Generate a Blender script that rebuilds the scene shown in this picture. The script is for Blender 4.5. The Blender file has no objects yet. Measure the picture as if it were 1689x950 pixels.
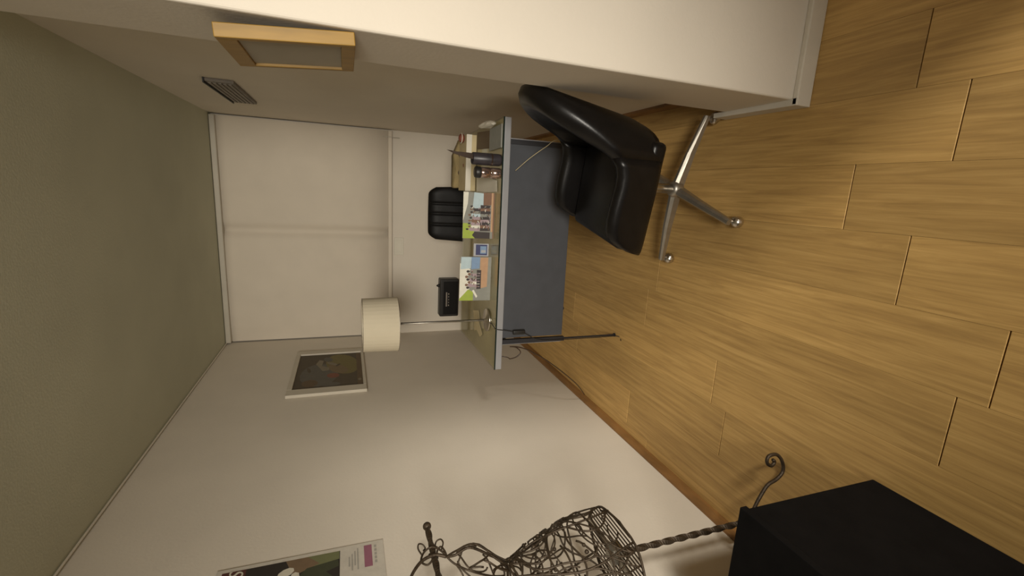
import bpy, bmesh, math, random
from mathutils import Vector, Matrix
random.seed(7)
S = bpy.context.scene
COL = S.collection

# ------------------------------------------------------------------ camera
cam_d = bpy.data.cameras.new('camera'); cam = bpy.data.objects.new('camera', cam_d); COL.objects.link(cam)
cam_d.sensor_fit = 'HORIZONTAL'; cam_d.sensor_width = 36.0; cam_d.lens = 36.0 * 759.0 / 1689.0
cam_d.clip_start = 0.02
R = ((0.97736413, 0.05307151, -0.20479936), (0.21068048, -0.33253152, 0.91925868), (-0.01931580, -0.94159769, -0.33618551))
m = Matrix.Identity(4)
for i in range(3):                       # the phone was held sideways: picture right = down, picture top = right
    m[i][0] = R[i][1]; m[i][1] = R[i][0]; m[i][2] = -R[i][2]
m[2][3] = 1.45
cam.matrix_world = m
S.camera = cam

# ------------------------------------------------------------------ world, light, exposure
w = bpy.data.worlds.new('world'); S.world = w; w.use_nodes = True
w.node_tree.nodes['Background'].inputs[0].default_value = (1.0, 0.95, 0.84, 1)
w.node_tree.nodes['Background'].inputs[1].default_value = 0.085
def lamp(name, kind, loc, aim, energy, col=(1.0, 0.93, 0.81)):
    d = bpy.data.lights.new(name, kind); o = bpy.data.objects.new(name, d); COL.objects.link(o)
    d.energy = energy; d.color = col; o.location = loc
    o.rotation_euler = (Vector(aim) - Vector(loc)).to_track_quat('-Z', 'Y').to_euler()
    return d
l1 = lamp('room_lamp', 'SPOT', (0.16, -1.9, 1.95), (-0.5, 3.0, 1.05), 575)     # lamp in the room behind the photographer
l1.shadow_soft_size = 0.42; l1.spot_size = math.radians(57); l1.spot_blend = 1.0
l2 = lamp('hall_light', 'SPOT', (3.3, -2.2, 1.5), (-0.72, 1.6, 0.10), 860)       # spotlight in the lit hall to the right of the photographer
l2.shadow_soft_size = 0.35; l2.spot_size = math.radians(35); l2.spot_blend = 1.0
S.view_settings.view_transform = 'Standard'; S.view_settings.look = 'None'
S.view_settings.exposure = 0.0; S.view_settings.gamma = 1.0; S.view_settings.use_curve_mapping = False

# ------------------------------------------------------------------ helpers
def mat(name, col, rough=0.6, metal=0.0, var=0.0, scale=8.0, bump=0.0, bscale=60.0, spec=0.5, col2=None, stretch=(1, 1, 1), coat=0.0):
    mt = bpy.data.materials.new(name); mt.use_nodes = True
    nt = mt.node_tree; b = nt.nodes['Principled BSDF']
    b.inputs['Base Color'].default_value = (*col, 1); b.inputs['Roughness'].default_value = rough
    b.inputs['Metallic'].default_value = metal; b.inputs['Specular IOR Level'].default_value = spec
    b.inputs['Coat Weight'].default_value = coat
    tc = nt.nodes.new('ShaderNodeTexCoord'); mp = nt.nodes.new('ShaderNodeMapping'); mp.inputs['Scale'].default_value = stretch
    nt.links.new(tc.outputs['Object'], mp.inputs[0])
    if var > 0 or col2:
        n = nt.nodes.new('ShaderNodeTexNoise'); n.inputs['Scale'].default_value = scale; n.inputs['Detail'].default_value = 5
        nt.links.new(mp.outputs[0], n.inputs['Vector'])
        cr = nt.nodes.new('ShaderNodeValToRGB')
        c2 = col2 or tuple(max(0, c * (1 - var)) for c in col); c1 = col if col2 else tuple(min(1, c * (1 + var)) for c in col)
        cr.color_ramp.elements[0].position = 0.3; cr.color_ramp.elements[1].position = 0.7
        cr.color_ramp.elements[0].color = (*c2, 1); cr.color_ramp.elements[1].color = (*c1, 1)
        nt.links.new(n.outputs['Fac'], cr.inputs[0]); nt.links.new(cr.outputs[0], b.inputs['Base Color'])
    if bump > 0:
        n2 = nt.nodes.new('ShaderNodeTexNoise'); n2.inputs['Scale'].default_value = bscale; n2.inputs['Detail'].default_value = 4
        nt.links.new(mp.outputs[0], n2.inputs['Vector'])
        bp = nt.nodes.new('ShaderNodeBump'); bp.inputs['Strength'].default_value = bump; bp.inputs['Distance'].default_value = 0.01
        nt.links.new(n2.outputs['Fac'], bp.inputs['Height']); nt.links.new(bp.outputs[0], b.inputs['Normal'])
    return mt

def wood_floor():
    mt = bpy.data.materials.new('oak_laminate'); mt.use_nodes = True
    nt = mt.node_tree; L = nt.links; b = nt.nodes['Principled BSDF']
    tc = nt.nodes.new('ShaderNodeTexCoord'); oi = nt.nodes.new('ShaderNodeObjectInfo')
    ad = nt.nodes.new('ShaderNodeVectorMath'); ad.operation = 'ADD'
    cb = nt.nodes.new('ShaderNodeCombineXYZ'); mu = nt.nodes.new('ShaderNodeMath'); mu.operation = 'MULTIPLY'; mu.inputs[1].default_value = 37.0
    L.new(oi.outputs['Random'], mu.inputs[0]); L.new(mu.outputs[0], cb.inputs[0]); L.new(mu.outputs[0], cb.inputs[1])
    L.new(tc.outputs['Object'], ad.inputs[0]); L.new(cb.outputs[0], ad.inputs[1])
    mp = nt.nodes.new('ShaderNodeMapping'); mp.inputs['Scale'].default_value = (38, 1.8, 1); L.new(ad.outputs[0], mp.inputs[0])
    n = nt.nodes.new('ShaderNodeTexNoise'); n.inputs['Scale'].default_value = 1.6; n.inputs['Detail'].default_value = 7; n.inputs['Roughness'].default_value = 0.65; n.inputs['Distortion'].default_value = 0.8
    L.new(mp.outputs[0], n.inputs['Vector'])
    cr = nt.nodes.new('ShaderNodeValToRGB')
    e = cr.color_ramp.elements; e[0].position = 0.25; e[0].color = (0.37, 0.222, 0.078, 1); e[1].position = 0.72; e[1].color = (0.64, 0.415, 0.155, 1)
    k = e.new(0.5); k.color = (0.52, 0.325, 0.113, 1)
    L.new(n.outputs['Fac'], cr.inputs[0])
    mp2 = nt.nodes.new('ShaderNodeMapping'); mp2.inputs['Scale'].default_value = (5, 1.2, 1); L.new(ad.outputs[0], mp2.inputs[0])
    n2 = nt.nodes.new('ShaderNodeTexNoise'); n2.inputs['Scale'].default_value = 1.5; n2.inputs['Detail'].default_value = 3; L.new(mp2.outputs[0], n2.inputs['Vector'])
    hs = nt.nodes.new('ShaderNodeHueSaturation')
    ma = nt.nodes.new('ShaderNodeMath'); ma.operation = 'MULTIPLY_ADD'; ma.inputs[1].default_value = 0.22; ma.inputs[2].default_value = 0.70
    L.new(oi.outputs['Random'], ma.inputs[0])
    mb = nt.nodes.new('ShaderNodeMath'); mb.operation = 'MULTIPLY_ADD'; mb.inputs[1].default_value = 0.4; L.new(n2.outputs['Fac'], mb.inputs[0]); L.new(ma.outputs[0], mb.inputs[2])
    L.new(mb.outputs[0], hs.inputs['Value']); L.new(cr.outputs[0], hs.inputs['Color']); L.new(hs.outputs[0], b.inputs['Base Color'])
    b.inputs['Roughness'].default_value = 0.5; b.inputs['Specular IOR Level'].default_value = 0.35
    return mt

def glass_mat(name, tint, refl=0.12):
    mt = bpy.data.materials.new(name); mt.use_nodes = True; nt = mt.node_tree
    out = nt.nodes['Material Output']; nt.nodes.remove(nt.nodes['Principled BSDF'])
    t = nt.nodes.new('ShaderNodeBsdfTransparent'); t.inputs[0].default_value = (*tint, 1)
    g = nt.nodes.new('ShaderNodeBsdfGlossy'); g.inputs['Roughness'].default_value = 0.03
    lw = nt.nodes.new('ShaderNodeLayerWeight'); lw.inputs[0].default_value = 0.5     # Schlick curve, the same from both sides of the pane
    pw = nt.nodes.new('ShaderNodeMath'); pw.operation = 'POWER'; pw.inputs[1].default_value = 5.0; nt.links.new(lw.outputs['Facing'], pw.inputs[0])
    f = nt.nodes.new('ShaderNodeMath'); f.operation = 'MULTIPLY_ADD'; f.inputs[1].default_value = 0.96; f.inputs[2].default_value = 0.04; nt.links.new(pw.outputs[0], f.inputs[0])
    mx = nt.nodes.new('ShaderNodeMixShader')
    nt.links.new(f.outputs[0], mx.inputs[0]); nt.links.new(t.outputs[0], mx.inputs[1]); nt.links.new(g.outputs[0], mx.inputs[2]); nt.links.new(mx.outputs[0], out.inputs[0])
    return mt

def obj(name, bm, mt, parent=None, smooth=False, loc=None, kind=None):
    me = bpy.data.meshes.new(name)
    bmesh.ops.recalc_face_normals(bm, faces=bm.faces)
    if smooth:
        for f in bm.faces: f.smooth = True
    bm.to_mesh(me); bm.free()
    o = bpy.data.objects.new(name, me); COL.objects.link(o)
    for q in (mt if isinstance(mt, (list, tuple)) else [mt]): me.materials.append(q)
    if parent: o.parent = parent
    if loc: o.location = loc
    if kind: o['kind'] = kind
    return o

def tag(o, label, cat, group=None):
    o['label'] = label; o['category'] = cat
    if group: o['group'] = group
    return o

def thing(name, label, cat, loc=(0, 0, 0), rz=0.0, group=None):
    o = bpy.data.objects.new(name, None); COL.objects.link(o); o.empty_display_size = 0.05
    o.location = loc; o.rotation_euler = (0, 0, rz)
    return tag(o, label, cat, group)

def box(bm, x0, x1, y0, y1, z0, z1, bev=0.0, seg=2, mi=0):
    vs = [bm.verts.new((x, y, z)) for x in (x0, x1) for y in (y0, y1) for z in (z0, z1)]
    F = [(0, 1, 3, 2), (4, 6, 7, 5), (0, 4, 5, 1), (2, 3, 7, 6), (0, 2, 6, 4), (1, 5, 7, 3)]
    fs = [bm.faces.new([vs[i] for i in f]) for f in F]
    for f in fs: f.material_index = mi
    if bev:
        es = list({e for f in fs for e in f.edges})
        bmesh.ops.bevel(bm, geom=es, offset=bev, segments=seg, profile=0.5, affect='EDGES')
    return bm

def Box(*a, **k): return box(bmesh.new(), *a, **k)

def prism(bm, poly, axis, a, b, bev=0.0, seg=3):
    """poly in the plane across `axis`, extruded from a to b.  axis 'x': (y,z); 'y': (x,z); 'z': (x,y)"""
    def P(p, t): return {'x': (t, p[0], p[1]), 'y': (p[0], t, p[1]), 'z': (p[0], p[1], t)}[axis]
    A = [bm.verts.new(P(p, a)) for p in poly]; B = [bm.verts.new(P(p, b)) for p in poly]
    n = len(poly); fs = [bm.faces.new(A), bm.faces.new(B[::-1])]
    for i in range(n): bm.faces.new((A[i], A[(i + 1) % n], B[(i + 1) % n], B[i]))
    if bev:
        es = list({e for f in fs for e in f.edges})
        bmesh.ops.bevel(bm, geom=es, offset=bev, segments=seg, profile=0.5, affect='EDGES')
    return bm

def tube(bm, pts, r, n=6, cap=True, closed=False, twist=0.0):
    pts = [Vector(p) for p in pts]; N = len(pts)
    rr = r if isinstance(r, (list, tuple)) else [r] * N
    up = None; rings = []
    for i, p in enumerate(pts):
        if closed: d = pts[(i + 1) % N] - pts[i - 1]
        else: d = pts[min(i + 1, N - 1)] - pts[max(i - 1, 0)]
        d = d.normalized() if d.length > 1e-9 else Vector((0, 0, 1))
        if up is None: up = d.orthogonal().normalized()
        up = (up - d * up.dot(d)); up = up.normalized() if up.length > 1e-6 else d.orthogonal().normalized()
        s = d.cross(up)
        ring = []
        for k in range(n):
            a = 2 * math.pi * k / n + twist * i
            ring.append(bm.verts.new(p + (up * math.cos(a) + s * math.sin(a)) * rr[i]))
        rings.append(ring)
    M = N if closed else N - 1
    for i in range(M):
        A, B = rings[i], rings[(i + 1) % N]
        for k in range(n): bm.faces.new((A[k], A[(k + 1) % n], B[(k + 1) % n], B[k]))
    if cap and not closed: bm.faces.new(rings[0][::-1]); bm.faces.new(rings[-1])
    return bm

def Tube(*a, **k): return tube(bmesh.new(), *a, **k)

def lathe(bm, prof, n=32, c=(0, 0, 0), cap=True):
    rings = []
    for r, z in prof:
        rings.append([bm.verts.new((c[0] + r * math.cos(2 * math.pi * k / n), c[1] + r * math.sin(2 * math.pi * k / n), c[2] + z)) for k in range(n)])
    for A, B in zip(rings, rings[1:]):
        for k in range(n): bm.faces.new((A[k], A[(k + 1) % n], B[(k + 1) % n], B[k]))
    if cap:
        bm.faces.new(rings[0][::-1]); bm.faces.new(rings[-1])
    return bm

def Lathe(*a, **k): return lathe(bmesh.new(), *a, **k)

def ball(c, r, seg=12):
    bm = bmesh.new(); bmesh.ops.create_uvsphere(bm, u_segments=seg, v_segments=seg // 2 + 2, radius=r, matrix=Matrix.Translation(c)); return bm

def smooth_path(pts, k=6):
    P = [Vector(p) for p in pts]; out = []
    for i in range(len(P) - 1):
        p0 = P[max(i - 1, 0)]; p1 = P[i]; p2 = P[i + 1]; p3 = P[min(i + 2, len(P) - 1)]
        for j in range(k):
            t = j / k
            out.append(0.5 * ((2 * p1) + (p2 - p0) * t + (2 * p0 - 5 * p1 + 4 * p2 - p3) * t * t + (3 * p1 - p0 - 3 * p2 + p3) * t ** 3))
    out.append(P[-1]); return out

def flat(bm, pts, mi):
    f = bm.faces.new([bm.verts.new(p) for p in pts]); f.material_index = mi
    return f

def ell(cx, cy, rx, ry, n=10, rot=0.0):
    c, s = math.cos(rot), math.sin(rot)
    return [(cx + rx * math.cos(2 * math.pi * i / n) * c - ry * math.sin(2 * math.pi * i / n) * s,
             cy + rx * math.cos(2 * math.pi * i / n) * s + ry * math.sin(2 * math.pi * i / n) * c) for i in range(n)]

def printed(name, shapes, to3, mats, parent):
    """flat print: shapes [(material index, 2-D polygon)], each a hair above the one before"""
    bm = bmesh.new()
    for k, (mi, poly) in enumerate(shapes): flat(bm, [to3(p[0], p[1], k * 0.00004) for p in poly], mi)
    me = bpy.data.meshes.new(name); bm.to_mesh(me); bm.free()
    o = bpy.data.objects.new(name, me); COL.objects.link(o); o.parent = parent
    for q in mats: me.materials.append(q)
    return o

def rect(x0, y0, x1, y1): return [(x0, y0), (x1, y0), (x1, y1), (x0, y1)]

# ------------------------------------------------------------------ materials
M = {}
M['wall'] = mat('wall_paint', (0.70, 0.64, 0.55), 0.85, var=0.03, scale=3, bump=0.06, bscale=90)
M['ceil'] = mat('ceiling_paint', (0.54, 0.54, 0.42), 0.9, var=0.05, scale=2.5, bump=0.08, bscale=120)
M['wood_floor'] = wood_floor()
M['underlay'] = mat('dark_joint', (0.06, 0.035, 0.015), 0.9)
M['brown_wood'] = mat('brown_skirting_wood', (0.25, 0.125, 0.04), 0.5, var=0.25, scale=6, stretch=(4, 1, 4))
M['white_wood'] = mat('white_skirting_paint', (0.66, 0.61, 0.52), 0.5, var=0.05, scale=6)
M['blind'] = mat('blind_fabric', (0.66, 0.59, 0.49), 0.9, var=0.03, scale=5, bump=0.04, bscale=300)
M['rail'] = mat('blind_rail', (0.50, 0.46, 0.38), 0.5, var=0.05)
M['black_leather'] = mat('black_leather', (0.006, 0.0052, 0.005), 0.33, var=0.2, scale=20, bump=0.03, bscale=120, spec=0.3)
M['black_fabric'] = mat('black_vinyl', (0.006, 0.0055, 0.0055), 0.5, var=0.2, scale=30, bump=0.06, bscale=200, spec=0.2)
M['chrome'] = mat('worn_chrome', (0.62, 0.58, 0.52), 0.28, 1.0, var=0.1, scale=30)
M['dull_metal'] = mat('brushed_metal', (0.42, 0.39, 0.34), 0.42, 0.9, var=0.1, scale=30)
M['desk_grey'] = mat('desk_grey', (0.27, 0.27, 0.28), 0.5, var=0.05, scale=10)
M['panel_blue'] = mat('blue_grey_panel', (0.050, 0.054, 0.064), 0.65, var=0.08, scale=14, bump=0.05, bscale=200)
M['post_dark'] = mat('dark_leg_metal', (0.035, 0.035, 0.04), 0.45, 0.4, var=0.1)
M['desk_top'] = mat('desk_surface', (0.66, 0.58, 0.40), 0.55, var=0.2, scale=6)
M['glass'] = glass_mat('desk_glass', (0.93, 0.93, 0.87))
M['glass_edge'] = mat('glass_edge', (0.012, 0.02, 0.016), 0.2)
M['shade'] = mat('lampshade_linen', (0.54, 0.48, 0.36), 0.9, var=0.02, scale=12, bump=0.02, bscale=200)
M['black_plastic'] = mat('black_plastic', (0.014, 0.013, 0.012), 0.45, var=0.1)
M['iron'] = mat('brown_iron', (0.060, 0.042, 0.026), 0.5, 0.5, var=0.3, scale=60, bump=0.2, bscale=200)
M['pine'] = mat('pine_wood', (0.29, 0.165, 0.024), 0.5, var=0.18, scale=5, stretch=(8, 8, 1.2))
M['frame_paint'] = mat('frame_paint', (0.56, 0.51, 0.42), 0.6, var=0.05)
M['pine_line'] = mat('frame_inner', (0.40, 0.36, 0.29), 0.8, var=0.05)
M['vent'] = mat('dark_wall_unit', (0.21, 0.185, 0.16), 0.7, var=0.15, scale=10)
M['vent_slat'] = mat('wall_unit_slat', (0.24, 0.21, 0.18), 0.6, var=0.1)
M['black_box'] = mat('black_paint', (0.006, 0.0055, 0.0055), 0.8, var=0.2, scale=14, bump=0.05, bscale=150, spec=0.08)
M['paper'] = mat('paper_white', (0.70, 0.66, 0.56), 0.8, var=0.04)
M['beige'] = mat('beige_card', (0.52, 0.43, 0.25), 0.8, var=0.1, scale=12)
M['khaki'] = mat('khaki_cloth', (0.27, 0.205, 0.095), 0.9, var=0.15, scale=14, bump=0.2, bscale=80)
M['cup'] = mat('dark_cup', (0.035, 0.03, 0.036), 0.4, var=0.3, scale=20)
M['horn'] = mat('brown_horn', (0.035, 0.018, 0.009), 0.35, var=0.3, scale=30)
M['pinkmetal'] = mat('rosy_metal', (0.52, 0.38, 0.33), 0.16, 0.9, var=0.05)
M['redclay'] = mat('red_brown', (0.20, 0.06, 0.035), 0.6, var=0.2)
def flatc(n, c, r=0.7): M[n] = mat('print_' + n, c, r, var=0.06, scale=40)
for n, c in dict(p_white=(0.72, 0.70, 0.60), p_green=(0.33, 0.42, 0.06), p_blue=(0.20, 0.30, 0.46), p_sky=(0.45, 0.56, 0.60), p_floor=(0.48, 0.29, 0.17), p_dark=(0.045, 0.035, 0.035), p_lilac=(0.36, 0.27, 0.29), p_brown=(0.20, 0.11, 0.07), p_grey=(0.25, 0.25, 0.22),
                 p_navy=(0.05, 0.055, 0.14), p_pale=(0.40, 0.40, 0.42), a_dark=(0.085, 0.065, 0.04), a_slate=(0.115, 0.105, 0.085), a_olive=(0.17, 0.14, 0.05), a_red=(0.20, 0.075, 0.045), a_cream=(0.21, 0.18, 0.125), a_brown=(0.12, 0.08, 0.042), a_tan=(0.18, 0.13, 0.07),
                 po_paper=(0.56, 0.52, 0.45), po_black=(0.028, 0.022, 0.018), po_green=(0.16, 0.17, 0.08), po_pink=(0.30, 0.12, 0.17), po_grey=(0.36, 0.34, 0.30), po_brown=(0.18, 0.12, 0.07), po_white=(0.62, 0.58, 0.48), po_darkgreen=(0.05, 0.055, 0.03), po_red=(0.09, 0.03, 0.025)).items(): flatc(n, c)

def structure(o): o['kind'] = 'structure'; return o

# ------------------------------------------------------------------ the setting
XL, XR, YB, ZC = -1.30, 0.44, 4.07, 2.365
PX, PY0, PY1 = 0.345, 1.216, 1.505
XE, YE = 1.7, -2.4
fl = structure(obj('floor', Box(XL - 0.1, XE, YE, YB + 0.1, -0.06, -0.0125), M['underlay']))
PW = 0.195
joint = {-1: 1.01, 0: 0.822, 1: 0.577, 2: 1.93, 3: 1.421, 4: 1.339, 5: 0.70, 6: 1.8}
LP = 1.29
for k in range(-9, 7):
    xa = max(-0.06 - PW * (k + 1), XL); xb = min(-0.06 - PW * k, XE)
    if xb - xa < 0.01: continue
    j0 = joint.get(k, 0.3 + 0.47 * ((k * 7) % 5)); s = -8
    while j0 + LP * s < YB:
        ya = max(j0 + LP * s, YE); yb = min(j0 + LP * (s + 1), YB); s += 1
        if yb - ya < 0.02: continue
        g = 0.0003; bm = Box(xa + g, xb - g, ya + 0.0014, yb - 0.0014, -0.0125, 0.0)
        top = [e for e in bm.edges if all(abs(v.co.z) < 1e-6 for v in e.verts) and abs(e.verts[0].co.y - e.verts[1].co.y) < 1e-6]
        bmesh.ops.bevel(bm, geom=top, offset=0.0012, segments=1, affect='EDGES')
        obj('plank', bm, M['wood_floor'], fl)
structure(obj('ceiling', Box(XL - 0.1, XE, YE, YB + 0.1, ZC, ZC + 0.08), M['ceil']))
structure(obj('wall_left', Box(XL - 0.1, XL, YE, YB + 0.1, -0.06, ZC), M['wall']))
structure(obj('wall_back', Box(XL, XR, YB, YB + 0.1, -0.06, ZC), M['wall']))
structure(obj('wall_right', Box(XR, XR + 0.12, PY1, YB + 0.1, -0.06, ZC), M['wall']))
bm = Box(PX, XE, PY0, PY1, -0.06, ZC)
es = [e for e in bm.edges if all(abs(v.co.x - PX) < 1e-6 and abs(v.co.y - PY0) < 1e-6 for v in e.verts)]
bmesh.ops.bevel(bm, geom=es, offset=0.008, segments=3, profile=0.5, affect='EDGES')
structure(obj('wall_pier', bm, M['wall']))
structure(obj('wall_light_blocker', Box(1.0, 1.12, 0.12, PY0, -0.06, ZC), M['wall']))  # unseen wall piece, added to keep l2 off the right floor and pier
# skirting
structure(obj('baseboard_left', prism(bmesh.new(), [(XL, 0), (XL + 0.026, 0), (XL + 0.024, 0.018), (XL + 0.010, 0.036), (XL, 0.038)], 'y', YE, YB), M['brown_wood']))
structure(obj('baseboard_right', prism(bmesh.new(), [(XR, 0), (XR - 0.022, 0), (XR - 0.012, 0.034), (XR, 0.036)], 'y', PY1, YB), M['brown_wood']))
bp = structure(obj('baseboard_pier', Box(PX - 0.020, XE, PY0 - 0.020, PY0, 0, 0.062, bev=0.004), M['white_wood']))
obj('side_board', prism(bmesh.new(), [(PX - 0.020, PY0 - 0.018), (PX + 0.002, PY0 - 0.018), (PX + 0.002, 1.565), (PX - 0.016, 1.565)], 'z', 0, 0.062), M['white_wood'], bp)
structure(obj('trim_1', Tube([(XL + 0.012, YE, ZC - 0.008), (XL + 0.012, YB - 0.02, ZC - 0.008)], 0.004, 6), M['wall']))

# ------------------------------------------------------------------ roller blind
bl = thing('roller_blind', 'wide cream roller blind pulled down over the back wall', 'blind', (-0.43, YB, 1.1))
bm = bmesh.new(); NX = 140; rows = []
x0, x1 = XL + 0.012, XR - 0.012
for z in (1.115, 1.4, 1.7, 2.0, 2.27, 2.335):
    row = []
    for i in range(NX + 1):
        x = x0 + (x1 - x0) * i / NX
        d = 0.040 * math.exp(-((x + 0.40) / 0.042) ** 2) * (1 - 0.15 * (z - 1.1)) + 0.012 * math.exp(-((x - x0) / 0.10) ** 2) + 0.004 * math.sin(x * 5 + z)
        row.append(bm.verts.new((x + 0.43, -0.05 + d, z - 1.1)))
    rows.append(row)
for A, B in zip(rows, rows[1:]):
    for i in range(NX): bm.faces.new((A[i], A[i + 1], B[i + 1], B[i]))
bk = [[bm.verts.new((v.co.x, v.co.y + 0.003, v.co.z)) for v in r_] for r_ in rows]
for A, B in zip(bk, bk[1:]):
    for i in range(NX): bm.faces.new((A[i], B[i], B[i + 1], A[i + 1]))
for f in bm.faces: f.smooth = True
for A, B in ((rows[0], bk[0]), (rows[-1], bk[-1])):
    for i in range(NX): bm.faces.new((A[i], A[i + 1], B[i + 1], B[i]))
obj('blind_fabric', bm, M['blind'], bl)
obj('bottom_bar', Box(x0 + 0.43, x1 + 0.43, -0.062, -0.038, -0.012, 0.018, bev=0.003), M['blind'], bl)
obj('head_rail', Box(x0 + 0.43, x1 + 0.43, -0.085, 0.0, 1.225, 1.262, bev=0.006), M['rail'], bl)
obj('chain', Tube([(x1 + 0.43 - 0.05, -0.068, 0.06), (x1 + 0.43 - 0.05, -0.068, -0.07)], 0.003, 5), M['rail'], bl)
so = thing('socket_plate', 'small white square plate on the back wall under the blind', 'socket', (-0.515, YB, 1.03))
obj('plate', Box(-0.075, 0.075, -0.008, 0, -0.045, 0.035, bev=0.003), M['paper'], so)
obj('plate_cover', Box(-0.055, 0.055, -0.011, -0.007, -0.03, 0.022, bev=0.002), M['paper'], so)

# ------------------------------------------------------------------ wooden frame on the pier side
fr = thing('wooden_frame', 'pale pine box frame hanging on the side of the white pier', 'picture frame', (PX, 1.37, 1.424))
fr.rotation_euler = (0, -math.radians(4.6), 0)
FW, FH, FD, RW = 0.137, 0.290, 0.031, 0.040
obj('frame_rail', Box(-FD, -0.001, -FW, -FW + 0.020, 0, FH, bev=0.002), M['pine'], fr)
obj('frame_rail', Box(-FD, -0.001, FW - 0.016, FW, 0, FH, bev=0.002), M['pine'], fr)
obj('frame_rail', Box(-FD, -0.001, -FW + 0.020, FW - 0.016, FH - RW, FH, bev=0.002), M['pine'], fr)
obj('frame_rail', Box(-FD, -0.001, -FW + 0.020, FW - 0.016, 0, RW - 0.008, bev=0.002), M['pine'], fr)
obj('back_panel', Box(-0.024, -0.018, -FW + 0.020, FW - 0.016, RW - 0.008, FH - RW), M['pine_line'], fr)

# ------------------------------------------------------------------ dark unit high on the right wall
vt = thing('wall_unit', 'dark slatted rectangular unit high on the right wall near the ceiling', 'vent', (XR, 2.93, 2.0))
obj('unit_body', Box(-0.016, 0, -0.31, 0.31, -0.065, 0.055, bev=0.004), M['vent'], vt)
for i in range(5): obj('slat', Box(-0.020, -0.015, -0.29, 0.29, -0.052 + i * 0.021, -0.040 + i * 0.021), M['vent_slat'], vt)
obj('top_lip', Box(-0.024, 0, -0.315, 0.315, 0.055, 0.061), M['black_plastic'], vt)

# ------------------------------------------------------------------ picture on the left wall
pc = thing('framed_picture', 'dark abstract painting in a pale wide frame on the left wall', 'picture', (XL, 3.265, 1.345))
Y0, Y1, ZH = -0.395, 0.395, 0.475
obj('frame_side', Box(0.001, 0.022, Y0, Y0 + 0.085, 0, ZH, bev=0.003), M['frame_paint'], pc)
obj('frame_side', Box(0.001, 0.022, Y1 - 0.07, Y1, 0, ZH, bev=0.003), M['frame_paint'], pc)
obj('frame_side', Box(0.001, 0.022, Y0 + 0.085, Y1 - 0.07, ZH - 0.03, ZH, bev=0.003), M['frame_paint'], pc)
obj('frame_side', Box(0.001, 0.022, Y0 + 0.085, Y1 - 0.07, 0, 0.02, bev=0.003), M['frame_paint'], pc)
aw, ah = 0.635, 0.425
sh = [(0, rect(0, 0, aw, ah)), (1, ell(0.24, 0.28, 0.2, 0.12, 16)), (2, ell(0.42, 0.13, 0.2, 0.11, 18, 0.2)), (6, ell(0.33, 0.16, 0.10, 0.055, 14, 0.5)), (5, rect(0, 0, aw, 0.035)),
      (3, ell(0.21, 0.19, 0.045, 0.04, 10, 0.4)), (4, [(0.30, 0.26), (0.44, 0.31), (0.52, 0.29), (0.50, 0.26), (0.40, 0.27), (0.36, 0.22), (0.31, 0.22)]), (4, ell(0.43, 0.20, 0.05, 0.018, 10, 0.8)),
      (0, ell(0.17, 0.12, 0.035, 0.012, 8, 0.6)), (0, ell(0.40, 0.16, 0.03, 0.010, 8, -0.5)), (1, ell(0.52, 0.23, 0.05, 0.03, 9, 0.3)), (5, ell(0.10, 0.33, 0.06, 0.05, 9)), (4, ell(0.11, 0.02, 0.02, 0.012, 7)), (1, ell(0.06, 0.20, 0.035, 0.06, 9)), (0, ell(0.33, 0.35, 0.05, 0.012, 8, 0.2))]
def clipr(poly, w_, h_): return [(min(max(x, 0), w_), min(max(y, 0), h_)) for x, y in poly]
obj('canvas', Box(0.001, 0.010, Y0 + 0.085, Y1 - 0.07, 0.02, ZH - 0.03), M['a_dark'], pc)
printed('painting', [(i, clipr(p, aw, ah)) for i, p in sh], lambda a, b, k: (0.0105 + k, Y0 + 0.085 + a, 0.02 + b), [M[q] for q in ('a_dark', 'a_slate', 'a_olive', 'a_red', 'a_cream', 'a_brown', 'a_tan')], pc)

# ------------------------------------------------------------------ poster on the left wall
po = thing('poster', 'white bordered poster with a dark photo and pink block on the left wall', 'poster', (XL, 1.545, 1.345))
obj('poster_sheet', Box(0.0008, 0.0035, -0.40, 0, 0, 0.535), M['po_paper'], po)
def PP(y, z): return (y - 1.545, z - 1.345)
sh = [(1, [PP(1.16, 1.494), PP(1.529, 1.494), PP(1.529, 1.862), PP(1.16, 1.862)]),
      (2, [PP(1.529, 1.496), PP(1.492, 1.496), PP(1.478, 1.60), PP(1.529, 1.60)]),
      (5, [PP(1.529, 1.60), PP(1.490, 1.56), PP(1.455, 1.64), PP(1.529, 1.67)]),
      (4, [PP(1.46, 1.497), PP(1.49, 1.50), PP(1.478, 1.60), PP(1.40, 1.66)]),
      (7, [PP(1.40, 1.50), PP(1.46, 1.55), PP(1.42, 1.72), PP(1.34, 1.70)]),
      (8, [PP(1.16, 1.79), PP(1.529, 1.79), PP(1.529, 1.862), PP(1.16, 1.862)]),
      (6, [PP(*q) for q in ell(1.475, 1.665, 0.018, 0.028, 9, 0.5)]), (6, [PP(*q) for q in ell(1.45, 1.69, 0.014, 0.024, 8, -0.5)]), (6, [PP(*q) for q in ell(1.455, 1.635, 0.016, 0.014, 7)]),
      (3, [PP(1.428, 1.386), PP(1.530, 1.386), PP(1.530, 1.413), PP(1.428, 1.413)])]
for i in range(4): sh.append((9, [PP(1.425 + 0.02 * (i % 2), 1.432 + i * 0.0095), PP(1.525 - 0.012 * i, 1.432 + i * 0.0095), PP(1.525 - 0.012 * i, 1.437 + i * 0.0095), PP(1.425 + 0.02 * (i % 2), 1.437 + i * 0.0095)]))
for i in range(5): sh.append((9, [PP(1.44 + i * 0.018, 1.370), PP(1.452 + i * 0.018, 1.370), PP(1.452 + i * 0.018, 1.378), PP(1.44 + i * 0.018, 1.378)]))
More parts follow.
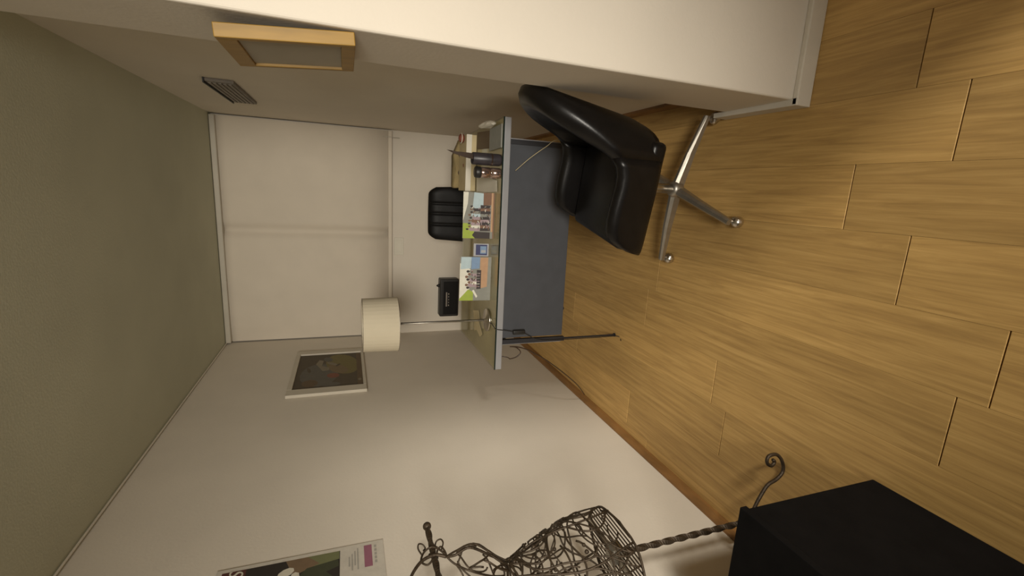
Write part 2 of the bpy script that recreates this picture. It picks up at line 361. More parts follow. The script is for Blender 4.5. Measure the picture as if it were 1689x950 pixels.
printed('poster_print', sh, lambda a, b, k: (0.0038 + k, a, b), [M[q] for q in ('po_paper', 'po_black', 'po_green', 'po_pink', 'po_darkgreen', 'po_brown', 'po_white', 'po_darkgreen', 'po_red', 'po_grey')], po)
fc = bpy.data.curves.new('letter', 'FONT'); fc.body = 'S'; fc.size = 0.062; fc.extrude = 0.0003; fc.shear = 0.3
fo = bpy.data.objects.new('letter_tmp', fc); COL.objects.link(fo)
bpy.context.view_layer.update()
me = bpy.data.meshes.new_from_object(fo.evaluated_get(bpy.context.evaluated_depsgraph_get()))
bpy.data.objects.remove(fo); me.materials.clear(); me.materials.append(M['po_white'])
lt = bpy.data.objects.new('letter', me); COL.objects.link(lt); lt.parent = po
lt.rotation_euler = (math.radians(90), 0, math.radians(90)); lt.location = (0.0048, -0.052, 0.452)

# ------------------------------------------------------------------ desk
DK = thing('desk', 'grey office desk with a glass top and a blue grey front panel', 'desk', (-0.296, 2.563, 0), 0.026)
a, b = 0.634, 0.385
obj('table_top', Box(-a, a, -b, b, 0.695, 0.728, bev=0.003), M['desk_grey'], DK)
obj('writing_surface', Box(-a + 0.004, a - 0.004, -b + 0.004, b - 0.004, 0.728, 0.7295), M['desk_top'], DK)
gl = obj('glass_sheet', Box(-a, a, -b, b, 0.7305, 0.7355), M['glass'], DK)
obj('glass_edge', Box(-a, a, -b - 0.0015, -b, 0.729, 0.736), M['glass_edge'], gl)
obj('front_panel', Box(-0.47, 0.515, -b + 0.02, -b + 0.038, 0.345, 0.695, bev=0.002), M['panel_blue'], DK)
for sx in (-1, 1):
    for sy in (-1, 1):
        X = -0.492 if sx < 0 else 0.525; Yc = (-b + 0.028) if sy < 0 else (b - 0.06)
        lg = obj('leg', Box(X - 0.012, X + 0.012, Yc - 0.012, Yc + 0.012, 0.33, 0.695, bev=0.002), M['post_dark'], DK)
        obj('leg_rod', Tube([(X, Yc, 0.004), (X, Yc, 0.335)], 0.0055, 8), M['post_dark'], lg)
        obj('foot', Lathe([(0.011, 0), (0.011, 0.006), (0.006, 0.008)], 10, (X, Yc, 0)), M['post_dark'], lg)
    obj('side_rail', Box(X - 0.010, X + 0.010, -b + 0.04, b - 0.06, 0.66, 0.695), M['post_dark'], DK)
    obj('side_panel', Box(X - sx * -0.014 - 0.004, X - sx * -0.014 + 0.004, -b + 0.03, -b + 0.058, 0.345, 0.695), M['desk_grey'], DK)
ZT = 0.736

# standing photo prints
def photo_card(label, x0, x1, y, h, shapes, mats, tilt=4):
    t = thing('photo_print', label, 'photo', ((x0 + x1) / 2, y, ZT), 0.02)
    w_ = x1 - x0; ti = math.radians(tilt)
    def T(px, pz, k=0): return ((px - 0.5) * w_, math.sin(ti) * pz * h - k, math.cos(ti) * pz * h + 0.001)
    bm = bmesh.new(); vs = []
    for d in (0.0, 0.0025):
        vs.append([bm.verts.new((T(px, pz)[0], T(px, pz)[1] + d + 0.0006, T(px, pz)[2])) for px, pz in ((0, 0), (1, 0), (1, 1), (0, 1))])
    bm.faces.new(vs[0]); bm.faces.new(vs[1][::-1])
    for i in range(4): bm.faces.new((vs[0][i], vs[0][(i + 1) % 4], vs[1][(i + 1) % 4], vs[1][i]))
    obj('card', bm, M['paper'], t)
    printed('print', shapes, T, mats, t)
    obj('easel_strut', prism(bmesh.new(), [(0.006 + math.sin(ti) * h * 0.7, h * 0.7), (0.004, 0.001), (0.055, 0.001)], 'x', -0.0012, 0.0012), M['beige'], t)
    return t
pm = [M[q] for q in ('p_white', 'p_green', 'p_blue', 'p_sky', 'p_floor', 'p_dark', 'p_lilac', 'p_brown', 'p_grey')]
# x 0..1 left to right, z 0..1 bottom to top
sh1 = [(8, rect(0, 0, 1, 1)), (0, [(0.38, 1), (1, 1), (1, 0.84), (0.75, 0.86)]), (3, [(0.72, 0.36), (0.98, 0.36), (1, 0.66), (0.68, 0.70)]), (7, [(0.74, 0.08), (1, 0.08), (1, 0.36), (0.72, 0.36)]),
       (1, [(0, 1), (0.33, 1), (0.33, 0.80), (0.22, 0.66), (0.10, 0.62), (0, 0.60)]), (5, [(0, 0.12), (0.14, 0.12), (0.15, 0.62), (0.07, 0.70), (0, 0.60)]), (4, rect(0.15, 0, 1, 0.10)), (7, rect(0, 0, 1, 0.04))]
rp = random.Random(3)
for i in range(9):
    cx = 0.20 + i * 0.062; top = 0.86 - 0.06 * abs(math.sin(i * 1.9)) - 0.012 * i
    sh1 += [((6, 0, 6, 7, 6, 3, 8, 5, 3)[i], [(cx - 0.035, 0.45), (cx - 0.04, top - 0.10), (cx, top - 0.04), (cx + 0.04, top - 0.10), (cx + 0.035, 0.45)]), ((5, 7, 5, 6, 5, 8, 5, 7, 5)[i], [(cx - 0.03, 0.12 + 0.02 * (i % 3)), (cx + 0.03, 0.12), (cx + 0.035, 0.45), (cx - 0.035, 0.45)]),
            (7 if i % 2 else 5, ell(cx, top, 0.022, 0.045, 8))]
for i in range(46): sh1.append((rp.choice([0, 5, 6, 7, 5, 6, 8]), ell(0.2 + 0.5 * rp.random(), 0.14 + 0.58 * rp.random(), 0.012, 0.035, 7, rp.random() * 3)))
photo_card('upright group photo with a lime green left wall, beside the metal canister', -0.244, -0.013, 2.275, 0.160, sh1, pm)
sh2 = [(8, rect(0, 0, 1, 1)), (0, [(0.0, 1), (0.86, 1), (0.70, 0.62), (0.22, 0.70)]), (1, [(0.0, 1.0), (0.04, 1), (0.26, 0.72), (0.20, 0.56), (0, 0.56)]), (3, [(0.72, 0.98), (1, 0.96), (1, 0.64), (0.74, 0.66)]), (2, [(0.72, 0.64), (1, 0.64), (1, 0.36), (0.74, 0.38)]),
       (4, [(0.28, 0.34), (0.99, 0.36), (0.99, 0.10), (0.32, 0.12)]), (8, [(0, 0), (1, 0), (1, 0.10), (0.30, 0.12), (0.28, 0.40), (0, 0.52)]), (0, [(0.06, 0.46), (0.23, 0.60), (0.25, 0.54), (0.10, 0.42)])]
for i in range(7):
    cx = 0.30 + i * 0.062; top = 0.74 + 0.05 * math.sin(i * 2.1)
    sh2 += [((8, 6, 0, 6, 8, 6, 8)[i], [(cx - 0.046, 0.36), (cx - 0.048, top - 0.09), (cx, top - 0.02), (cx + 0.048, top - 0.09), (cx + 0.046, 0.36)]), (5, [(cx - 0.03, 0.32), (cx + 0.03, 0.32), (cx + 0.034, 0.46), (cx - 0.034, 0.46)]), (7 if i % 3 else 5, ell(cx, top, 0.030, 0.052, 8))]
for i in range(22): sh2.append((rp.choice([5, 5, 7, 6]), ell(0.28 + 0.42 * rp.random(), 0.36 + 0.30 * rp.random(), 0.013, 0.03, 7, rp.random() * 3)))
photo_card('upright group photo with a blue window and orange floor, beside the desk lamp', -0.573, -0.342, 2.285, 0.165, sh2, pm)
sh3 = [(0, rect(0, 0, 1, 1)), (1, rect(0.10, 0.10, 0.92, 0.86)), (2, rect(0.22, 0.16, 0.80, 0.56)), (0, rect(0.30, 0.20, 0.50, 0.50))]
photo_card('small grey edged card with a dark blue picture between the group photos', -0.347, -0.279, 2.345, 0.080, sh3, [M['p_pale'], M['p_navy'], M['p_blue']], 8)

# table lamp
LX, LY = -0.690, 2.315
lp = thing('table_lamp', 'tall metal table lamp with a white drum shade on the desk', 'lamp', (LX, LY, ZT))
obj('base', Lathe([(0.062, 0), (0.062, 0.006), (0.056, 0.010), (0.014, 0.013), (0.009, 0.02)], 28), M['chrome'], lp, True)
obj('pole', Tube([(-0.0025, 0, 0.012), (-0.0025, 0, 0.60)], 0.0042, 10), M['dull_metal'], lp, True)
obj('cord_along_pole', Tube([(0.0045, -0.003, 0.012), (0.0045, -0.003, 0.50)], 0.0016, 6), M['black_plastic'], lp, True)
bm = bmesh.new(); n = 40; rg = []
for r_, z_ in ((0.137, 0.478), (0.133, 0.650), (0.1315, 0.650), (0.1355, 0.478)):
    rg.append([bm.verts.new((r_ * math.cos(2 * math.pi * i / n), r_ * math.sin(2 * math.pi * i / n), z_)) for i in range(n)])
for q in range(4):
    for i in range(n): bm.faces.new((rg[q][i], rg[q][(i + 1) % n], rg[(q + 1) % 4][(i + 1) % n], rg[(q + 1) % 4][i]))
shd = obj('lamp_shade', bm, M['shade'], lp)
for z_, r_ in ((0.479, 0.1365), (0.649, 0.1325)):
    obj('shade_ring', Tube([(r_ * math.cos(2 * math.pi * i / 36), r_ * math.sin(2 * math.pi * i / 36), z_) for i in range(36)], 0.0018, 5, closed=True), M['dull_metal'], shd)
sp = obj('shade_spider', Tube([(-0.132, 0, 0.62), (0.132, 0, 0.62)], 0.0018, 5), M['dull_metal'], shd)
obj('bulb', Lathe([(0.012, 0.53), (0.014, 0.55), (0.028, 0.58), (0.028, 0.60), (0.010, 0.625)], 16), M['paper'], lp, True)
def rel(p, o): return (p[0] - o[0], p[1] - o[1], p[2] - o[2])
cpts = [(-0.69, 2.26, 0.741), (-0.685, 2.215, 0.741), (-0.690, 2.178, 0.741), (-0.697, 2.158, 0.735), (-0.703, 2.150, 0.69), (-0.712, 2.148, 0.64), (-0.722, 2.146, 0.585), (-0.742, 2.145, 0.548), (-0.760, 2.145, 0.505), (-0.770, 2.150, 0.44), (-0.772, 2.150, 0.30), (-0.7725, 2.152, 0.12), (-0.773, 2.150, 0.006), (-0.79, 2.12, 0.004)]
cd = obj('cord', Tube(smooth_path([rel(p, (LX, LY, ZT)) for p in cpts]), 0.0022, 6), M['black_plastic'], lp, True)
obj('inline_switch', Box(-0.012, 0.012, -0.010, 0.008, -0.034, 0.034, bev=0.006, seg=3), M['black_plastic'], cd, True, loc=rel((-0.716, 2.15, 0.612), (LX, LY, ZT)))
tag(obj('loose_cable', Tube(smooth_path([(-0.843, 2.150, 0.700), (-0.848, 2.142, 0.672), (-0.853, 2.140, 0.662), (-0.856, 2.140, 0.655), (-0.848, 2.140, 0.622), (-0.824, 2.140, 0.600), (-0.797, 2.142, 0.625), (-0.790, 2.143, 0.66), (-0.795, 2.143, 0.615), (-0.812, 2.142, 0.565), (-0.83, 2.14, 0.53), (-0.90, 2.15, 0.42), (-1.08, 2.25, 0.20), (-1.24, 2.4, 0.042)]), 0.003, 6), M['horn'], None, True), 'brown cable looping below the left corner of the desk', 'cable')
tag(obj('thin_cord', Tube(smooth_path([(0.10, 2.175, 0.67), (0.16, 2.12, 0.62), (0.215, 2.07, 0.56), (0.245, 2.04, 0.52), (0.25, 1.98, 0.40)]), 0.0016, 5), M['beige'], None, True), 'thin pale cord running from the desk panel to the black armchair', 'cord')

# things on the right end of the desk
cu = thing('pen_cup', 'dark cylindrical cup holding a pointed brown blade', 'cup', (0.146, 2.215, ZT))
obj('cup_body', Lathe([(0.027, 0), (0.029, 0.01), (0.029, 0.140), (0.026, 0.143), (0.026, 0.03), (0.004, 0.02)], 20), M['cup'], cu, True)
obj('cup_band', Lathe([(0.0296, 0.045), (0.0296, 0.052)], 20, cap=False), M['horn'], cu, True)
tag(obj('horn_blade', prism(bmesh.new(), [(0.004 + 0.146, 0.77), (0.164, 0.80), (0.170, 0.90), (0.171, 0.955), (0.176, 1.003), (0.160, 0.965), (0.148, 0.915), (0.138, 0.86), (0.136, 0.80)], 'y', 2.208, 2.216, bev=0.003, seg=2), M['horn']), 'curved brown pointed blade standing up in the dark cup', 'blade')
ja = thing('canister', 'rosy metal canister with a black lid between cup and photo', 'canister', (0.083, 2.212, ZT))
obj('canister_body', Lathe([(0.024, 0), (0.0255, 0.004), (0.0255, 0.049), (0.0235, 0.050), (0.0235, 0.054), (0.0255, 0.055), (0.0255, 0.100), (0.022, 0.103)], 24), M['pinkmetal'], ja, True)
obj('lid', Lathe([(0.0265, 0.100), (0.027, 0.102), (0.027, 0.124), (0.023, 0.128)], 24), M['black_plastic'], ja, True)
ct = thing('carton', 'beige flat carton lying at the back right of the desk', 'box', (0.140, 2.76, ZT))
obj('carton_body', Box(-0.15, 0.165, -0.09, 0.085, 0, 0.060, bev=0.003), M['beige'], ct)
obj('carton_flap', Box(-0.15, 0.165, -0.0925, -0.085, 0.030, 0.0605), M['paper'], ct)
obj('sticker', Lathe([(0.010, 0), (0.010, 0.001)], 14), M['redclay'], ct, loc=(-0.005, -0.03, 0.0605))
bm = Box(-0.145, 0.145, -0.035, 0.035, 0, 0.085, bev=0.012, seg=3)
bmesh.ops.subdivide_edges(bm, edges=bm.edges[:], cuts=2)
rb = random.Random(5)
for v in bm.verts:
    v.co.x += 0.012 * math.sin(v.co.z * 60 + 1) * (v.co.z / 0.085); v.co.z *= 1 + 0.10 * math.sin(v.co.x * 30) - (0.25 if v.co.x > 0.09 else 0) * (v.co.z / 0.085)
kb = thing('khaki_bag', 'khaki cloth bag standing behind the carton on the desk', 'bag', (0.155, 2.895, ZT))
obj('bag_body', bm, M['khaki'], kb, True)
obj('bag_strap', Tube(smooth_path([(-0.10, -0.037, 0.02), (-0.06, -0.042, 0.06), (-0.01, -0.044, 0.03), (0.05, -0.042, 0.06), (0.10, -0.037, 0.025)]), 0.004, 6), M['horn'], kb, True)
def sheet(label, name, pts, z, m_, th=0.0012): return tag(obj(name, prism(bmesh.new(), pts, 'z', z, z + th), m_), label, 'paper')
sheet('crumpled cream paper sheet lying beside the canister on the desk', 'paper_sheet', [(-0.005, 2.25), (0.05, 2.26), (0.075, 2.45), (0.07, 2.64), (-0.01, 2.635), (-0.012, 2.45)], ZT, M['paper'])
sheet('cream paper scrap with cut edges behind the lamp base', 'paper_scrap', [(-0.716, 2.614), (-0.685, 2.50), (-0.72, 2.47), (-0.75, 2.48), (-0.80, 2.40), (-0.83, 2.45), (-0.81, 2.52), (-0.829, 2.57), (-0.77, 2.58)], ZT, M['beige'])
sheet('dark printed leaflet lying on the desk by the right wall', 'leaflet', [(0.215, 2.41), (0.305, 2.415), (0.318, 2.66), (0.225, 2.655)], ZT, M['a_brown'])
sheet('pale grey notebook cover lying at the front right desk corner', 'notebook', [(0.205, 2.20), (0.315, 2.205), (0.31, 2.40), (0.20, 2.395)], ZT, M['p_grey'], 0.006)
cl = thing('crumpled_bag', 'small crumpled white paper bag at the right edge of the desk', 'bag', (0.325, 2.36, ZT))
bm = bmesh.new(); bmesh.ops.create_icosphere(bm, subdivisions=2, radius=1)
for v in bm.verts:
    k = 1 + 0.25 * (rb.random() - 0.5); v.co = Vector((v.co.x * 0.017 * k, v.co.y * 0.10 * k, 0.026 + v.co.z * 0.025 * k + 0.018 * max(0, v.co.y)))
obj('bag_body', bm, M['paper'], cl)
fg = thing('red_bundle', 'red brown bundle tied with pale string on the desk carton', 'bundle', (0.285, 2.72, ZT + 0.0605))
obj('bundle_body', Lathe([(0.006, 0), (0.022, 0.006), (0.028, 0.018), (0.018, 0.032), (0.004, 0.036)], 12), M['redclay'], fg, True)
obj('string_tie', Tube([(0.0275 * math.cos(i * math.pi / 8), 0.0275 * math.sin(i * math.pi / 8), 0.020) for i in range(16)], 0.0025, 5, closed=True), M['paper'], fg, True)

# black device on the back wall
bx_ = thing('black_radio', 'black box device with a grey dial strip on the back wall behind the desk', 'radio', (-0.965, YB, 0.505))
obj('case', Box(-0.172, 0.172, -0.10, 0.0, 0, 0.172, bev=0.012, seg=3), M['black_plastic'], bx_)
obj('face', Box(-0.150, 0.150, -0.106, -0.098, 0.014, 0.140, bev=0.003), M['black_fabric'], bx_)
obj('dial_strip', Box(-0.075, 0.055, -0.109, -0.105, 0.108, 0.120), M['vent_slat'], bx_)
for i in range(5): obj('button', Box(-0.07 + i * 0.026, -0.058 + i * 0.026, -0.112, -0.106, 0.092, 0.099), M['dull_metal'] if i in (0, 4) else M['vent'], bx_)
obj('top_knob', Lathe([(0.018, 0), (0.012, 0.012), (0.004, 0.026)], 12, (0.105, -0.05, 0.170)), M['black_plastic'], bx_, True)

# ------------------------------------------------------------------ chairs
TH = math.atan2(0.215, -0.976)
ch = thing('armchair', 'black leather tub armchair with a chrome four star base by the pier', 'armchair', (0.047, 1.668, 0), TH)
obj('seat', Box(-0.185, 0.212, -0.205, 0.205, 0.392, 0.478, bev=0.03, seg=4), M['black_leather'], ch, True)
# one padded shell makes backrest and arms: walk round the seat from the near arm front to the far arm front
half = [(0.205, 0.222), (0.195, 0.226), (0.175, 0.228), (0.15, 0.229), (0.12, 0.229), (0.08, 0.229), (0.04, 0.229), (0.0, 0.229), (-0.04, 0.229), (-0.075, 0.228), (-0.105, 0.225), (-0.130, 0.219), (-0.152, 0.208), (-0.170, 0.193), (-0.184, 0.172), (-0.193, 0.148), (-0.200, 0.118), (-0.206, 0.088), (-0.210, 0.058), (-0.213, 0.029)]
hz = [0.425, 0.468, 0.515, 0.548, 0.562, 0.567, 0.566, 0.563, 0.560, 0.562, 0.572, 0.592, 0.628, 0.678, 0.732, 0.782, 0.818, 0.842, 0.856, 0.864]
path = [(x, y, z) for (x, y), z in zip(half, hz)] + [(-0.214, 0.0, 0.866)] + [(x, -y, z) for (x, y), z in reversed(list(zip(half, hz)))]
def shell(idx, name):
    bm = bmesh.new(); rings = []
    for i in idx:
        x, y, zt = path[i]
        a_ = Vector(path[max(i - 1, 0)][:2]); b_ = Vector(path[min(i + 1, len(path) - 1)][:2]); d = (b_ - a_).normalized()
        nrm_ = Vector((d.y, -d.x)); nrm_ = nrm_ if nrm_.dot(Vector((x + 0.0, y))) > 0 else -nrm_
        k = max(0.0, min(1.0, (zt - 0.57) / 0.28)); th = 0.054 + 0.030 * k; lean = 0.010 + 0.075 * k
        ring = []
        for q in range(19):
            t = q / 18
            if t < 0.36: off, z = -th / 2, 0.392 + (zt - th * 0.5 - 0.392) * (t / 0.36)
            elif t > 0.64: off, z = th / 2, 0.392 + (zt - th * 0.5 - 0.392) * ((1 - t) / 0.36)
            else:
                an = math.pi * (t - 0.36) / 0.28; off, z = -math.cos(an) * th / 2, zt - th * 0.5 + math.sin(an) * th * 0.5
            z = max(z, 0.392 + 0.0004 * q); o_ = off + lean * (z - 0.392) / 0.47
            if z < 0.42 and off > 0: o_ -= 0.012 * (1 - (z - 0.392) / 0.028)
            ring.append(bm.verts.new((x + nrm_.x * o_, y + nrm_.y * o_, z)))
        rings.append(ring)
    for A, B in zip(rings, rings[1:]):
        for q in range(18): bm.faces.new((A[q], A[q + 1], B[q + 1], B[q]))
        bm.faces.new((A[18], A[0], B[0], B[18]))
    bm.faces.new(rings[0][::-1]); bm.faces.new(rings[-1])
    return obj(name, bm, M['black_leather'], ch, True)
N_ = len(path)
obj('seat_shell', Box(-0.200, 0.185, -0.240, 0.240, 0.386, 0.452, bev=0.022, seg=4), M['black_leather'], ch, True)
shell(range(0, 12), 'arm'); shell(range(11, N_ - 11), 'backrest'); shell(range(N_ - 12, N_), 'arm')
obj('seat_plate', Box(-0.10, 0.10, -0.10, 0.10, 0.372, 0.394, bev=0.004), M['black_plastic'], ch)
obj('column', Lathe([(0.021, 0.125), (0.021, 0.375)], 18), M['chrome'], ch, True)
obj('hub', Lathe([(0.026, 0.098), (0.034, 0.104), (0.034, 0.135), (0.026, 0.148)], 20), M['dull_metal'], ch, True)
def leg_bar(L, z0, z1, w0, w1):
    bm = bmesh.new()
    prof = lambda x, z, w_, h_: [bm.verts.new((x, -w_, z - h_)), bm.verts.new((x, w_, z - h_)), bm.verts.new((x, w_, z + h_ * 0.4)), bm.verts.new((x, w_ * 0.45, z + h_)), bm.verts.new((x, -w_ * 0.45, z + h_)), bm.verts.new((x, -w_, z + h_ * 0.4))]
    st = [prof(0.015, z0, w0, 0.022), prof(L * 0.5, (z0 + z1) / 2 + 0.006, (w0 + w1) / 2, 0.016), prof(L, z1, w1, 0.010)]
    for A, B in zip(st, st[1:]):
        for k in range(6): bm.faces.new((A[k], A[(k + 1) % 6], B[(k + 1) % 6], B[k]))
    bm.faces.new(st[0][::-1]); bm.faces.new(st[-1]); return bm
def base_leg(parent, ang, L, mt, ball_r=0.023):
    l = obj('leg', leg_bar(L, 0.118, 0.068, 0.017, 0.012), mt, parent); l.rotation_euler = (0, 0, ang)
    obj('caster_stem', Lathe([(0.006, 0.03), (0.006, 0.064)], 8, (L - 0.012, 0, 0)), M['dull_metal'], l)
    obj('caster', ball((L - 0.004, 0, ball_r), ball_r, 14), M['chrome'], l, True)
    obj('caster_hood', Lathe([(0.020, 0.020), (0.019, 0.030), (0.012, 0.040)], 14, (L - 0.012, 0, 0)), M['chrome'], l, True)
for wx, wy in ((0.296, -0.071), (-0.118, -0.268), (-0.320, 0.108), (0.09, 0.29)):
    base_leg(ch, math.atan2(wy, wx) - TH, math.hypot(wx, wy), M['dull_metal'])

c2 = thing('desk_chair', 'black channelled office chair behind the desk', 'chair', (-0.19, 3.27, 0), -math.pi / 2)
ys = [-0.235, -0.075, 0.0, 0.075, 0.235]
def wave(y):
    d = min(abs(y - q) for q in (-0.08, 0.0, 0.075)); return 0.010 * math.exp(-(d / 0.008) ** 2)
bm = bmesh.new(); NU, NV = 64, 16; G = [[], []]
for j in range(NV + 1):
    t = j / NV; A, B = [], []
    for i in range(NU + 1):
        u = -1 + 2 * i / NU
        zt = 0.872 - 0.055 * max(0, (abs(u) - 0.70) / 0.30) ** 2.2
        z = 0.47 + (zt - 0.47) * t; hw = 0.213 - 0.020 * t
        y = u * hw; edge = 1 - 0.6 * abs(u) ** 6; tp = math.sqrt(max(0.03, 1 - (max(0, t - 0.8) / 0.2) ** 2))
        xb = -0.20 - 0.03 * t
        A.append(bm.verts.new((xb + 0.035 * edge * tp - wave(y) + 0.02 * u * u, y, z))); B.append(bm.verts.new((xb - 0.03 * edge * tp + 0.02 * u * u, y, z)))
    G[0].append(A); G[1].append(B)
for j in range(NV):
    for i in range(NU):
        for H in G: bm.faces.new((H[j][i], H[j][i + 1], H[j + 1][i + 1], H[j + 1][i]))
    for i in (0, NU): bm.faces.new((G[0][j][i], G[0][j + 1][i], G[1][j + 1][i], G[1][j][i]))
for j in (0, NV):
    for i in range(NU): bm.faces.new((G[0][j][i], G[0][j][i + 1], G[1][j][i + 1], G[1][j][i]))
obj('backrest', bm, M['black_fabric'], c2, True)
obj('seat', Box(-0.20, 0.24, -0.225, 0.225, 0.40, 0.48, bev=0.03, seg=3), M['black_fabric'], c2, True)
obj('back_bar', Box(-0.245, -0.225, -0.03, 0.03, 0.36, 0.62, bev=0.003), M['post_dark'], c2)
obj('under_plate', Box(-0.24, 0.10, -0.035, 0.035, 0.375, 0.40), M['post_dark'], c2)
obj('column', Lathe([(0.022, 0.125), (0.022, 0.38)], 14), M['post_dark'], c2, True)
obj('hub', Lathe([(0.028, 0.098), (0.034, 0.104), (0.034, 0.135), (0.026, 0.148)], 16), M['post_dark'], c2, True)
for i in range(5): base_leg(c2, i * 2 * math.pi / 5 + 0.3, 0.27, M['post_dark'])

# ------------------------------------------------------------------ black cube in the foreground
cb = thing('black_cube', 'large plain black box standing in the front left corner', 'box', (-1.03, 0.47, 0))
obj('body', Box(-0.25, 0.257, -0.295, 0.306, 0.0, 0.482, bev=0.003), M['black_box'], cb)
obj('top_board', Box(-0.256, 0.262, -0.302, 0.311, 0.482, 0.503, bev=0.002), M['black_box'], cb)

# ------------------------------------------------------------------ wire dress form
RX, RY = -1.070, 1.020
df = thing('wire_dress_form', 'brown wire dress form on a twisted iron stand by the left wall', 'dress form', (RX, RY, 0))
prof = [(0.690, 0.140), (0.74, 0.140), (0.79, 0.135), (0.85, 0.120), (0.90, 0.103), (0.95, 0.085), (1.0, 0.062), (1.03, 0.051), (1.045, 0.054), (1.07, 0.075), (1.10, 0.104), (1.13, 0.114), (1.16, 0.108), (1.19, 0.092)]
def rad(z):
    if z <= prof[0][0]: return prof[0][1]
    for (z0, r0), (z1, r1) in zip(prof, prof[1:]):
        if z <= z1: t = (z - z0) / (z1 - z0); t = t * t * (3 - 2 * t) if False else t; return r0 + (r1 - r0) * t
    return prof[-1][1]
def SP(ph, z): r_ = rad(z); return (r_ * 0.80 * math.cos(ph), r_ * 1.17 * math.sin(ph), z)
# stand: twisted square bar
bm = bmesh.new(); zs = [0.09 + i * 0.009 for i in range(int((0.70 - 0.09) / 0.009) + 1)]
tube(bm, [(0, 0, z) for z in zs], 0.0105, 4, twist=0.28)
st = obj('stand_rod', bm, M['iron'], df)
obj('hub_bracket', Box(-0.022, 0.030, -0.022, 0.022, 0.672, 0.716, bev=0.006), M['dull_metal'], df)
obj('cross_strap', Box(-0.007, 0.007, -0.16, 0.16, 0.694, 0.699), M['dull_metal'], df)
S_ = [(0.0, 0.10), (0.02, 0.145), (0.048, 0.134), (0.084, 0.108), (0.115, 0.078), (0.128, 0.040), (0.147, 0.013), (0.172, 0.008), (0.203, 0.022), (0.220, 0.047), (0.217, 0.078), (0.196, 0.085), (0.182, 0.066), (0.192, 0.050), (0.202, 0.058)]
for ang in (0.16, 0.16 + 2 * math.pi / 3 + 0.35, 0.16 - 2 * math.pi / 3 + 0.2):
    k_ = 1.0 if ang < 0.2 and ang > 0 else 0.82
    c_, s_ = math.cos(ang), math.sin(ang)
    obj('scroll_foot', Tube(smooth_path([(r_ * k_ * c_, r_ * k_ * s_, z_) for r_, z_ in S_], 5), 0.0062, 7), M['iron'], df, True)
sb = obj('shoulder_bar', Tube([(0, -0.27 + i * 0.0108, 1.224) for i in range(51)], 0.0098, 4, twist=0.28), M['iron'], df)
for s in (-1, 1): obj('finial', ball((0, s * 0.274, 1.224), 0.0135, 12), M['iron'], sb, True)
for s in (-1, 1):            # scrolled shoulders round the bar, neck straps
    for pl, r_ in (([(.133, 1.188), (.155, 1.203), (.174, 1.226), (.166, 1.251), (.142, 1.262), (.126, 1.246), (.138, 1.230), (.152, 1.238)], 0.0032), ([(.133, 1.188), (.150, 1.192), (.168, 1.200), (.160, 1.212), (.140, 1.214)], 0.0030),
                   ([(.160, 1.258), (.178, 1.266), (.196, 1.262), (.199, 1.250), (.190, 1.243), (.183, 1.250)], 0.0024), ([(.165, 1.198), (.182, 1.190), (.198, 1.194), (.201, 1.206), (.192, 1.212), (.185, 1.206)], 0.0024)):
        obj('shoulder_scroll', Tube(smooth_path([(0.008 * math.sin(k), s * y, z) for k, (y, z) in enumerate(pl)], 5), r_, 6), M['iron'], df, True)
    obj('neck_strap', Tube(smooth_path([(0.0, s * 0.133, 1.190), (0.008, s * 0.140, 1.222), (0.008, s * 0.128, 1.262), (0.004, s * 0.092, 1.295), (0.0, s * 0.05, 1.312), (0.0, 0.0, 1.318)], 5), 0.0048, 6), M['iron'], df, True)
    for pb in (0.5, 0.15, -0.35):
        obj('shoulder_wire', Tube(smooth_path([(0.0, s * 0.133, 1.189), SP(s * (math.pi / 2 - pb * 0.7), 1.165), SP(s * (math.pi / 2 - pb * 1.6), 1.12), SP(s * (math.pi / 2 - pb * 2.0), 1.07), SP(s * (math.pi / 2 - pb * 2.1), 1.035)], 6), 0.0040 if pb == 0.15 else 0.0030, 6), M['iron'], df, True)
rw = random.Random(21)
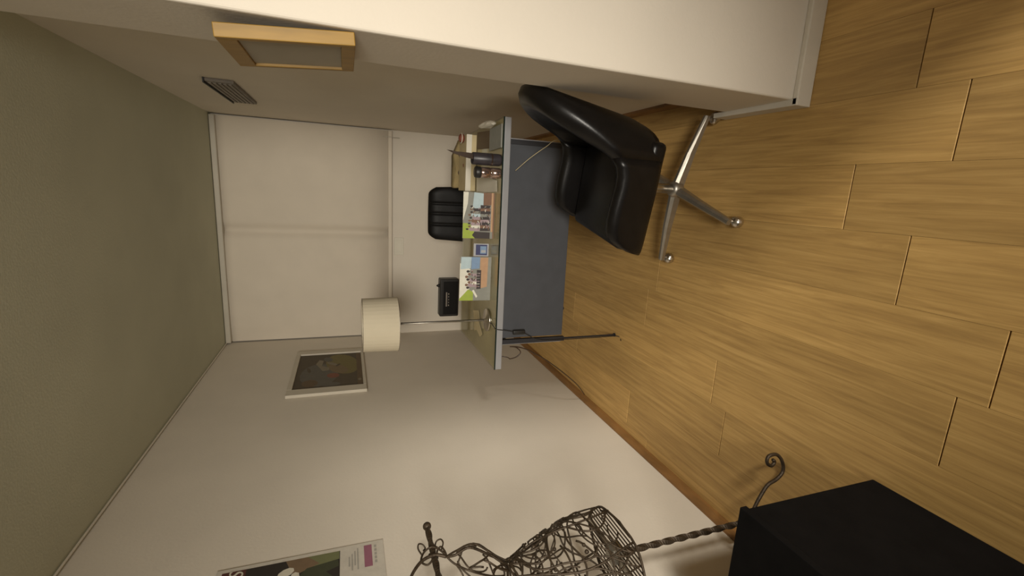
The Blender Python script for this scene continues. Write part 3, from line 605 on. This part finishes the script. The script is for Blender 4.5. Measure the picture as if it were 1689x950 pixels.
for z_, r_ in ((0.691, 0.0040), (0.775, 0.0032), (1.028, 0.0036), (1.038, 0.0030)):
    obj('ring', Tube([SP(i * math.pi / 18, z_ + 0.004 * math.sin(i * 0.9)) for i in range(36)], r_, 5, closed=True), M['iron'], df, True)
for i in range(6):           # ribs from the waist to the hem
    ph = i * math.pi / 3 + 0.45
    obj('rib', Tube([SP(ph + 0.16 * math.sin(z * 14 + i), z) for z in [0.69 + (1.035 - 0.69) * k / 30 for k in range(31)]], 0.0034, 5), M['iron'], df, True)
def squiggle(z0, ph0, n, step, z_lo, z_hi):
    hd = rw.random() * 6.28; ph, z = ph0, z0; pts = []; cur = rw.uniform(-1, 1); tgt = cur
    for k in range(n):
        pts.append(SP(ph, z))
        if k % 7 == 0: tgt = rw.choice((-1, 1)) * rw.uniform(0.05, 0.24)
        cur += (tgt * 1.0 - cur) * 0.3; hd += cur
        r_ = max(rad(z), 0.04); ph += step * math.cos(hd) / r_; z += step * math.sin(hd)
        if z < z_lo or z > z_hi: hd = -hd; z = min(max(z, z_lo), z_hi)
    return pts
for i in range(46):
    z0 = 0.71 + 0.30 * (i / 46.0) ** 0.85
    obj('wire', Tube(squiggle(z0, rw.random() * 6.28, rw.randint(24, 40), 0.0095, 0.70, 1.035), rw.choice((0.0024, 0.0027, 0.0031)), 5), M['iron'], df, True)
for i in range(15):
    obj('wire', Tube(squiggle(rw.uniform(1.06, 1.14), i * 0.42 + rw.random() * 0.3, rw.randint(14, 24), 0.0095, 1.045, 1.16), 0.0028, 5), M['iron'], df, True)
for i in range(16):          # straight wires across the hem
    x = -0.105 + 0.21 * i / 15; hl = 1.17 * math.sqrt(max(0.0004, 0.140 ** 2 - (x / 0.8) ** 2))
    obj('hem_wire', Tube([(x, -hl, 0.692), (x, hl, 0.692)], 0.0023, 5), M['iron'], df)
for i in range(20):
    ph = rw.random() * 6.28; z_ = rw.uniform(0.71, 1.03); obj('bead', ball(SP(ph, z_), rw.uniform(0.005, 0.0075), 8), M['iron'], df, True)
